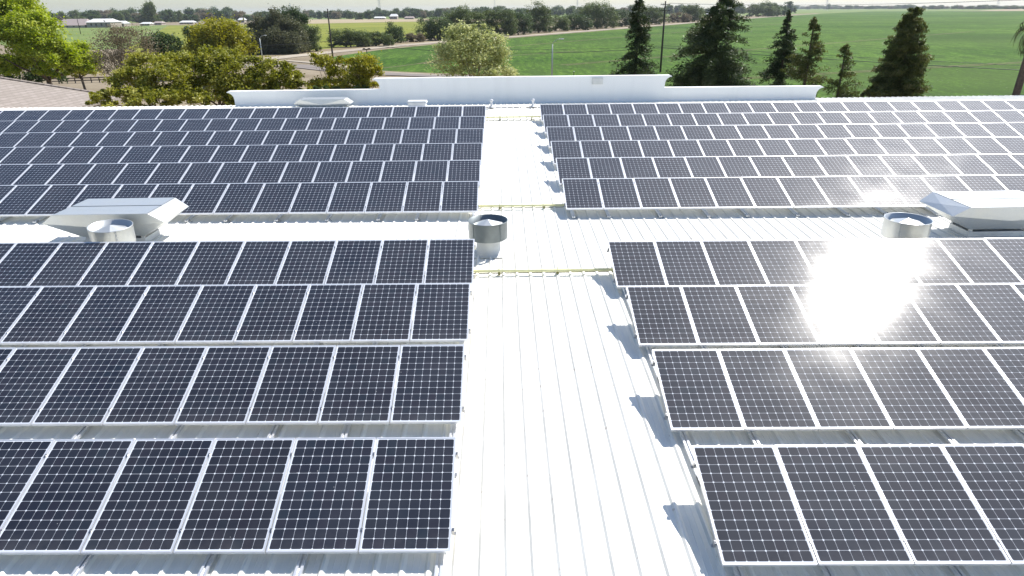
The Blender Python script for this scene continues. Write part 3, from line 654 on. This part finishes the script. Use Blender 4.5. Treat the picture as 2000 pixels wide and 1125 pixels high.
conifer('conifer_tree', 'narrow dark conifer left in the close pair behind the lower right parapet', 1543, 18, 150, 92, 54, 33, 'leaf_conifer', 46000, .24, fat=1.0, gap=.3)
conifer('conifer_tree', 'greener conifer right in the close pair behind the lower right parapet', 1592, 32, 150, 86, 52, 34, 'leaf_conifer_brown', 46000, .23, fat=.9, gap=.25, var=(.6, 1.12))
conifer('conifer_tree', 'smallest conifer, just right of the parapet end', 1654, 84, 188, 88, 50, 35, 'leaf_conifer_brown', 26000, .22, fat=.95, gap=.3, var=(.6, 1.12))
conifer('conifer_tree', 'isolated broad conifer on the right, standing alone before the green field', 1788, 14, 188, 114, 50, 36, 'leaf_conifer_brown', 110000, .22, fat=.6, gap=.0, var=(.72, 1.08))
px_tree('low_shrub', 'low green shrub between the smallest and the isolated conifer', 'shrub', 49, 1715, [(1712, 186, 60, 22, 0), (1740, 190, 40, 16, 0)], 2200, .2, 'leaf_conifer_brown', 37, rad=.05)
px_tree('low_shrub', 'low green bush at the foot of the great dark conifer, on its left', 'shrub', 53, 1345, [(1352, 155, 60, 24, 0)], 1800, .22, 'leaf_dark', 38, rad=.05)
# palm at the right frame edge
pc = at(2026, 52, 40); t = empty('palm_tree', (at(1998, 190, 40).x - .6, 40, 0)); tag(t, 'palm at the right frame edge with drooping brownish fronds', 'palm tree')
lx = pc.x - t.location.x; b = MB(); b.tube([(0, 0, -.1), (.1, 0, 4), (lx * .5, 0, 8), (lx * .9, 0, pc.z - .6), (lx, 0, pc.z)], [.36, .24, .2, .2, .22], 12); b.build('trunk', M['bark'], t, True)
rs = np.random.RandomState(5); P = []; mb = MB(); FV = []
for k in range(40):
    a = rs.uniform(0, 2 * math.pi); e0 = rs.uniform(-.9, 1.0); L = rs.uniform(1.25, 1.75); d = np.array([math.cos(a), math.sin(a)]); p = np.array([lx, 0, pc.z]); prev = p.copy(); e = e0; pts = [tuple(p)]
    for s in range(8):
        stp = L / 8; p = p + np.array([d[0] * math.cos(e) * stp, d[1] * math.cos(e) * stp, math.sin(e) * stp]); e -= .26; pts.append(tuple(p))
        if s > 1:
            for q in range(12):
                for sg in (-1, 1):
                    sd_ = np.array([-d[1] * sg, d[0] * sg, 0]); fwd = np.array([d[0] * math.cos(e), d[1] * math.cos(e), math.sin(e)])
                    ll = .46 * rs.uniform(.7, 1.1); tip = p + sd_ * ll * .65 + fwd * ll * .7 + np.array([0, 0, -ll * .45]); w0 = fwd * .016
                    o0 = p + rs.uniform(-.06, .06) * fwd; mb.add([tuple(o0 - w0), tuple(o0 + w0 + sd_ * .01), tuple(tip + w0 * .3), tuple(tip)], [(0, 1, 2, 3)]); FV.append(rs.rand())
    mb.tube(pts, .012, 4, False); FV += [.5] * (len(mb.f) - len(FV))
me = mb.mesh('fronds'); at_ = me.attributes.new('v', 'FLOAT', 'FACE'); at_.data.foreach_set('value', np.array(FV, dtype=np.float32)); link('fronds', me, M['leaf_palm'], t)

# hedgerow along the dirt road: each tree its own crown
HR = 'trees and bushes lining the dirt road'
def hedge(x, ytop, w_, ybase, seed, mat, label, cat='tree', dense=1.0, name='hedgerow_tree'):
    g = gnd(x, ybase); Y = g.y; k = mpp(Y); h = (ybase - ytop) * k * 1.04; wm = w_ * k; r = random.Random(seed); bl = []
    nb = max(2, int(w_ / 22) + 1)
    for i in range(nb):
        f = (i + .5) / nb - .5
        hh = h * r.uniform(.82, 1.0) * (1 - .5 * abs(f) ** 1.5) if nb > 2 else h * (1 if i == 0 else .8)
        rr = wm / nb * r.uniform(.7, .95)
        bl.append((f * wm * .85, r.uniform(-.1, .1) * wm, hh * .62, rr, rr * .9, hh * .38))
        bl.append((f * wm * .9 + r.uniform(-.1, .1) * wm, 0, hh * .30, rr, rr * .9, hh * .32))
        bl.append((f * wm * .95, -rr * .2, hh * .12, rr * .9, rr * .8, hh * .16))
    return tree(name, label, cat, (g.x, g.y, 0), bl, int(dense * (1600 + w_ * (ybase - ytop) * 4.5)), max(.5, 2.1 * k), mat, seed, group=HR, rad=h * .03, limbs=4, clump=.3, shell=.3)
H = [(540, 26, 110, 104, 'leaf_greygreen', 'tall leaning grey-green tree behind the street lamp, beside the dirt road'),
     (578, 12, 70, 98, 'leaf_dark', 'dark green tall tree rising from the grove left of the utility pole'),
     (535, 58, 120, 106, 'leaf_greygreen', 'broad grey-green bush at the foot of the grove behind the street lamp'),
     (596, 44, 56, 101, 'leaf_hedge', 'paler green rounded bush at the right end of the grove'),
     (685, 56, 76, 92, 'leaf_hedge', 'dark low bush beside the road, left one of the pair right of the utility pole'),
     (735, 62, 72, 90, 'leaf_hedge', 'dark low bush beside the road, next to the small round tree'),
     (772, 47, 30, 84, 'leaf_dark', 'small round dark green tree alone before the yellow field'),
     (806, 64, 44, 82, 'leaf_grey', 'scrubby brownish bush right of the small round tree'),
     (850, 30, 64, 79, 'leaf_dark', 'dark green tree at the left start of the road hedgerow'),
     (908, 14, 88, 77, 'leaf_hedge', 'olive-green tree rising behind the pale silvery tree'),
     (975, 18, 70, 70.5, 'leaf_hedge', 'rounded grey-green tree just right of the pale silvery tree'),
     (1012, 22, 56, 68, 'leaf_dark', 'darker narrow tree in the hedgerow, left of the open bare-stemmed tree'),
     (1052, 7, 46, 64, 'leaf_hedge', 'open-crowned tall tree with visible pale stems above the road'),
     (1086, 30, 56, 61, 'leaf_hedge', 'low rounded hedgerow tree right of the open-crowned tall tree'),
     (1122, 27, 60, 59, 'leaf_dark', 'dark middle hedgerow tree left of the large rounded one'),
     (1166, 6, 78, 56, 'leaf_hedge', 'large rounded green hedgerow tree left of the slim conifer'),
     (1215, 22, 50, 52, 'leaf_dark', 'dark hedgerow tree just behind the slim conifer'),
     (1268, 12, 56, 48, 'leaf_hedge', 'rounded hedgerow tree between slim conifer and utility pole'),
     (1325, 26, 50, 44, 'leaf_grey', 'low brownish hedgerow bush right of the utility pole'),
     (1352, 11, 44, 43, 'leaf_hedge', 'rounded blue-green hedgerow tree left of the great dark conifer'),
     (1490, 6, 60, 32.5, 'leaf_hedge', 'hedgerow tree just right of the great dark conifer'),
     (1515, 10, 40, 31, 'leaf_dark', 'last low hedgerow tree before the road end'),
     (1542, 3, 15, 26, 'leaf_dark', 'single dark egg-shaped tree at the far end of the dirt road')]
for i, (x, yt, w_, yb, mat, lab) in enumerate(H):
    hedge(x, yt, w_, yb, 100 + i, mat, lab, 'shrub' if 'bush' in lab else 'tree', name='roadside_shrub' if 'bush' in lab else 'hedgerow_tree')

# distant trees: a few shared crowns, many individual copies
protos = []
for i, mat in enumerate(['leaf_dark', 'leaf_hedge', 'leaf_dark', 'leaf_hedge', 'leaf_grey']):
    r = random.Random(i + 50); bl = [(r.uniform(-1.5, 1.5) * 1.6, r.uniform(-2, 2), r.uniform(4, 7.3), r.uniform(2.6, 4.2), r.uniform(2.5, 4), r.uniform(2.4, 3.4)) for _ in range(5)] + [(0, 0, 2.4, 4.8, 4.4, 2.6), (1.5, 0, 1.2, 4.5, 4.2, 1.6), (-2, 0, 1.3, 4, 4, 1.6)]
    t = tree('distant_tree', 'x', 'tree', (0, 0, 0), bl, 4200, 1.1, mat, 60 + i, rad=.35, limbs=2, shell=.3, clump=.32); protos.append([t, False])
def far_tree(x, ybase, hpx, r, label, group, wid=1.0):
    g = gnd(x, ybase); pr = r.choice(protos); s = hpx * mpp(g.y) / 10.2
    if not pr[1]: t = pr[0]; pr[1] = True; t.location = (g.x, g.y, 0); t.rotation_euler = (0, 0, r.uniform(0, 6)); t.scale = (s * wid, s * wid, s)
    else: t = copy_tree(pr[0], (g.x, g.y, 0), r.uniform(0, 6), (s * wid, s * wid, s))
    tag(t, label, 'tree', group); return t
r = random.Random(99)
for i in range(120):                         # village belt, left
    x = -40 + 880 * (i + r.uniform(-.4, .4)) / 120; yb = 50 - .016 * x + r.uniform(-6, 0)
    far_tree(x, yb, r.uniform(12, 23) if x < 480 else r.uniform(9, 17), r, 'bluish dark tree in the far belt of trees beyond the left fields', 'far belt of trees beyond the left fields', r.uniform(.9, 1.4))
far_tree(298, 47, 37, r, 'tallest dark tree standing up from the far left belt', 'far belt of trees beyond the left fields', .62)
for i in range(80):                          # belt behind the hedgerow
    x = 820 + 700 * (i + r.uniform(-.4, .4)) / 80; yb = 36 - .0125 * (x - 700)
    far_tree(x, yb + r.uniform(-2, 1), r.uniform(9, 17), r, 'distant dark tree in the belt behind the road hedgerow', 'belt of trees behind the road hedgerow', r.uniform(1, 1.6))
for i in range(90):                          # horizon belt, right
    x = 1500 + 520 * (i + r.uniform(-.5, .5)) / 90
    far_tree(x, 17.6 + r.uniform(-.6, .5), r.uniform(3.6, 7.5), r, 'tiny tree in the hazy belt on the horizon beyond the green field', 'horizon belt beyond the green field', r.uniform(1.6, 2.8))
far_tree(1617, 18.5, 9.5, r, 'small dark round tree alone at the far edge of the green field', 'horizon belt beyond the green field', .8)

# ================================================================ POLES, LAMPS, WIRES
def utility_pole(base, H, label, arms=1, group='wooden utility poles'):
    p = empty('utility_pole', base); tag(p, label, 'utility pole', group)
    b = MB(); b.tube([(0, 0, -.3), (0, 0, H * .6), (0, 0, H)], [.23, .19, .14], 10); b.build('pole', M['pole'], p, True)
    for k in range(arms):
        z = H - .75 - k * 1.1; b = MB(); b.box(-1.0, 1.0, -.18, -.05, z, z + .13); b.box(-.55, -.5, -.2, -.19, z - .5, z); b.add([(-.6, -.17, z), (-.55, -.17, z), (0, -.15, z - .62), (-.05, -.15, z - .62)], [(0, 1, 2, 3)]); b.add([(.6, -.17, z), (.55, -.17, z), (0, -.15, z - .62), (.05, -.15, z - .62)], [(0, 3, 2, 1)]); b.build('crossarm', M['pole'], p)
        for x in (-.92, .92, 0 if k else -.4):
            b = MB(); b.lathe([(.03, z + .13), (.07, z + .2), (.05, z + .26), (.075, z + .32), (.03, z + .38)], 8, (x, -.115, 0)); b.build('insulator', M['lamp'], p)
    return p
pA = gnd(652, 130); pA.z = 0; hA = at(643, 17, pA.y).z
utility_pole(pA, hA, 'dark leaning-looking utility pole at the left, by the corner of the green field')
pB = at(1300, 2, 150); hB = pB.z; pB.z = 0
utility_pole(pB, hB, 'tall dark utility pole between the slim conifer and the great dark conifer', 2)
pC = at(2150, 146, 85); pC.z = 0
utility_pole(gnd(391, 66), 10, 'small distant utility pole above the golden olive tree')
utility_pole(gnd(158, 67), 14, 'distant utility pole in front of the pink-roofed village building')
def wire(p, q, sag, label, rad=.03):
    p = Vector(p); q = Vector(q); c = (p + q) / 2; b = MB()
    b.tube([p.lerp(q, t / 24) - c - Vector((0, 0, sag * 4 * (t / 24) * (1 - t / 24))) for t in range(25)], rad, 5); o = b.build('overhead_wire', M['wire'], None, False, c); tag(o, label, 'wire', 'overhead wires between the utility poles'); return o
zt_ = at(1300, 93, pB.y).z; zc_ = at(2150, 146, 85).z; za_ = at(647, 80, pA.y).z
E0 = Vector((pB.x, pB.y, zt_)); E1 = Vector((pC.x + 1, pC.y, zc_)); EA = Vector((pA.x, pA.y, za_))
wire(E0, E1, .25, 'thicker black cable running right from the tall pole across the green field', .05)
wire(E0 + Vector((0, 0, .45)), E1 + Vector((0, 0, .55)), .15, 'thin upper cable running right from the tall pole across the green field', .028)
wire(E0, EA, 1.9, 'thicker black cable hanging between the tall pole and the left pole', .05)
wire(E0 + Vector((0, 0, .35)), EA + Vector((0, 0, .4)), 1.5, 'thin upper cable hanging between the tall pole and the left pole', .028)
wire(EA, at(330, 86, 190), .8, 'black cable running left from the left pole above the yellow field', .05)
for dx in (-.92, .92):
    wire(Vector((pB.x + dx, pB.y - .1, hB - .4)), Vector((pC.x + 6 + dx, pC.y, hB - .3)), .8, 'thin power line high in the sky right of the tall pole, %s strand' % ('left' if dx < 0 else 'right'), .016)
def street_lamp(x, ytop, Y, label):
    c = at(x, ytop, Y); H = c.z; p = empty('street_lamp', (c.x, Y, 0)); tag(p, label, 'street lamp', 'grey street lamps along the road')
    b = MB(); b.tube([(0, 0, -.1), (0, 0, H * .5), (0, 0, H - .9)], [.17, .14, .11], 10); b.build('pole', M['lamp'], p, True)
    b = MB(); b.tube([(0, 0, H - .95), (.3, 0, H - .45), (.9, 0, H - .08), (1.45, 0, H)], .045, 8); b.build('arm', M['lamp'], p, True)
    b = MB(); b.box(1.4, 2.1, -.14, .14, H - .06, H + .07); b.box(1.5, 2.05, -.11, .11, H - .11, H - .0602); b.build('lamp_head', M['whitepaint'], p); return p
street_lamp(506, 69, 206, 'grey street lamp at the left before the dark grove')
street_lamp(1079, 76, 128, 'grey street lamp in front of the green field, behind the tall parapet')
c = at(716, 97, 118); p = empty('signal_post', (c.x, 118, 0)); tag(p, 'short dark post with a crossbar above the yellow-green saplings', 'post'); b = MB(); b.tube([(0, 0, 0), (0, 0, c.z)], .07, 8); b.build('pole', M['pole'], p)
b = MB(); b.box(-.7, .7, -.08, .08, c.z, c.z + .12); b.box(-.6, -.25, -.1, .1, c.z + .1205, c.z + .24); b.box(.2, .6, -.1, .1, c.z + .1205, c.z + .24); b.build('crossbar', M['pole'], p)
c = at(1121, 140, 122); p = empty('fence_post', (c.x, 122, 0)); tag(p, 'short dark post at the near edge of the green field above the parapet', 'post'); b = MB(); b.tube([(0, 0, 0), (0, 0, c.z)], [.09, .07], 8); b.build('post', M['pole'], p)
b = MB(); b.lathe([(.09, c.z), (.11, c.z + .04), (.0, c.z + .1)], 8); b.build('cap', M['lamp'], p)
# transmission towers on the horizon
def tower_mesh():
    b = MB(); H = 46; wv = lambda z: 4.2 * (1 - z / H) ** 1.3 + .7; zs = [0, 9, 17, 24, 30, 35, 39, 43, 46]; cs = [(-1, -1), (1, -1), (1, 1), (-1, 1)]
    for i in range(len(zs) - 1):
        a, c = wv(zs[i]), wv(zs[i + 1])
        for k in range(4):
            p, q = cs[k], cs[(k + 1) % 4]
            b.tube([(p[0] * a, p[1] * a, zs[i]), (p[0] * c, p[1] * c, zs[i + 1])], .16, 4, False); b.tube([(p[0] * a, p[1] * a, zs[i]), (q[0] * c, q[1] * c, zs[i + 1])], .1, 4, False); b.tube([(q[0] * a, q[1] * a, zs[i]), (p[0] * c, p[1] * c, zs[i + 1])], .1, 4, False)
    b2 = MB()
    for z in (32, 37, 42): b2.tube([(-8, 0, z), (0, 0, z + 1.2), (8, 0, z)], .18, 4, False); b2.tube([(-8, 0, z), (8, 0, z)], .14, 4, False)
    return b, b2
tb, tb2 = tower_mesh(); tw = empty('transmission_tower', (0, 0, 0)); tb.build('lattice', M['tower'], tw); tb2.build('crossarm', M['tower'], tw)
for i, (x, yt, Y, lab) in enumerate([(740, -2, 2300, 'faint lattice transmission tower on the skyline above the stubble field'), (966, -2, 2500, 'faint lattice transmission tower above the pale silvery tree'), (1128, 0, 2900, 'faint lattice transmission tower above the middle of the hedgerow'),
                                (420, 10, 2600, 'faint lattice transmission tower above the golden olive tree'), (566, 6, 2600, 'faint lattice transmission tower above the grove'), (1617, -3, 2300, 'faint lattice transmission tower behind the lone tree on the right horizon'), (1953, -6, 2400, 'faint lattice transmission tower near the right frame edge')]):
    t = tw if i == 0 else copy_tree(tw); c = at(x, yt, Y); t.location = (c.x, Y, 0); t.rotation_euler = (0, 0, .5 + i); t.scale = (1, 1, max(.7, c.z / 46)); tag(t, lab, 'transmission tower', 'transmission towers on the horizon')

# ================================================================ HOUSES
def house(x, ybase, wpx, hpx, depth, roofmat, label, roof_frac=.45, name='village_house', rz_=0.0):
    g = gnd(x, ybase); k = mpp(g.y); wv = wpx * k / 2; h = hpx * k * 1.05; hw = h * (1 - roof_frac); d = depth / 2
    p = empty(name, (g.x, g.y, 0), rz_); tag(p, label, 'house', 'houses and sheds of the distant village')
    b = MB(); b.box(-wv, wv, -d, d, 0, hw); b.build('wall', M['housewall'], p)
    b = MB(); e = .6; b.add([(-wv - e, -d - e, hw + .01), (wv + e, -d - e, hw + .01), (wv + e, d + e, hw + .01), (-wv - e, d + e, hw + .01), (-wv * .8, 0, h), (wv * .8, 0, h)], [(0, 1, 5, 4), (1, 2, 5), (2, 3, 4, 5), (3, 0, 4), (3, 2, 1, 0)]); b.build('roof', M[roofmat], p)
    for q in (-.6, -.2, .25, .65):
        b = MB(); b.box(q * wv - .9, q * wv + .9, -d - .05, -d + .02, hw * .35, hw * .8); b.build('window', M['darkglass'], p)
    return p
house(152, 54, 56, 15, 26, 'pinkroof', 'long pinkish-roofed building at the left of the distant village', .72)
house(205, 53.5, 46, 15, 22, 'whiteroof', 'building with a bright white roof next to the pinkish-roofed one', .4)
house(240, 52, 18, 10, 14, 'whiteroof', 'small white shed right of the bright white-roofed building')
house(121, 54, 16, 11, 14, 'whiteroof', 'pale low house at the left end of the distant village', .4)
house(288, 50, 18, 6, 12, 'whiteroof', 'low pale roof beside the tallest far tree')
house(312, 48.5, 16, 6, 12, 'pinkroof', 'small tan house right of the tallest far tree')
house(368, 47, 26, 6, 12, 'whiteroof', 'long low white roof left of the golden olive tree top', .5)
house(474, 44, 12, 8, 10, 'whiteroof', 'tiny white house above the golden olive tree')
house(770, 37.5, 14, 9, 14, 'whiteroof', 'white gabled house beyond the stubble field')
house(742, 37.5, 22, 4.5, 14, 'whiteroof', 'long low white shed beyond the stubble field', .5)
house(800, 37.3, 18, 4.5, 14, 'pinkroof', 'tan low house beyond the stubble field')
house(1395, 30, 30, 4, 14, 'whiteroof', 'pale low roof behind the hedgerow by the great dark conifer')
# neighbour's hip roof at the lower left
nb = empty('neighbour_building', (-46, 45, 0)); tag(nb, 'neighbouring building with a brown shingle hip roof at the left edge', 'building')
def nv(x, y, z): return (x + 46, y - 45, z)
ze = CZ - 7.7; ex = -38.4; ey = 69.0; ry = 61.5; q = at(-45, 146, ry); rx_ = q.x; zr_ = q.z; wx = rx_ * 2 - ex
b = MB(); V8 = [nv(ex, 10, ze), nv(ex, ey, ze), nv(wx, ey, ze), nv(wx, 10, ze), nv(rx_, 18, zr_), nv(rx_, ry, zr_)]
b.add(V8 + [(x, y, z - .25) for x, y, z in V8[:4]], [(0, 1, 5, 4), (1, 2, 5), (2, 3, 4, 5), (3, 0, 4), (0, 6, 7, 1), (1, 7, 8, 2), (2, 8, 9, 3), (3, 9, 6, 0), (6, 9, 8, 7)]); b.build('roof', M['shingle'], nb)
b = MB(); b.box(wx + 46.6, ex + 45.4, -34.4, ey - 45.6, 0, ze - .26); b.build('wall', M['housewall'], nb)
b = MB(); b.tube([nv(ex, ey, ze + .05), nv(rx_, ry, zr_ + .05)], .12, 6); b.tube([nv(rx_, ry, zr_ + .05), nv(rx_, 18, zr_ + .05)], .12, 6); b.build('ridge_cap', M['shingle'], nb)
# low rail fence behind the neighbour's roof
g0 = gnd(100, 164); g1 = gnd(226, 160); f = empty('rail_fence', g0); tag(f, 'low dark brown rail fence on bare soil under the lime green tree', 'fence')
b = MB(); d = g1 - g0; b.tube([(0, 0, 1.0), (d.x, d.y, 1.0)], .13, 6); b.tube([(0, 0, .5), (d.x, d.y, .5)], .1, 6); b.build('rail', M['bark'], f)
for k in range(9):
    b = MB(); q = d * (k / 8); b.tube([(q.x, q.y, 0), (q.x, q.y, 1.15)], .11, 6); b.build('post', M['bark'], f)

# ================================================================ AIR
USE_HAZE = True
if USE_HAZE:
    b = MB(); b.box(-6900, 6900, -200, 8800, -2.0, 52.0); N = NT('haze_air'); t_ = N.t
    t_.nodes.remove(N.b); vp = t_.nodes.new('ShaderNodeVolumePrincipled'); vp.inputs['Color'].default_value = (.86, .93, 1.0, 1); vp.inputs['Density'].default_value = .000065; vp.inputs['Anisotropy'].default_value = .2
    t_.links.new(vp.outputs[0], N.o.inputs['Volume']); o = b.build('haze', N.m); tag(o, kind='stuff')
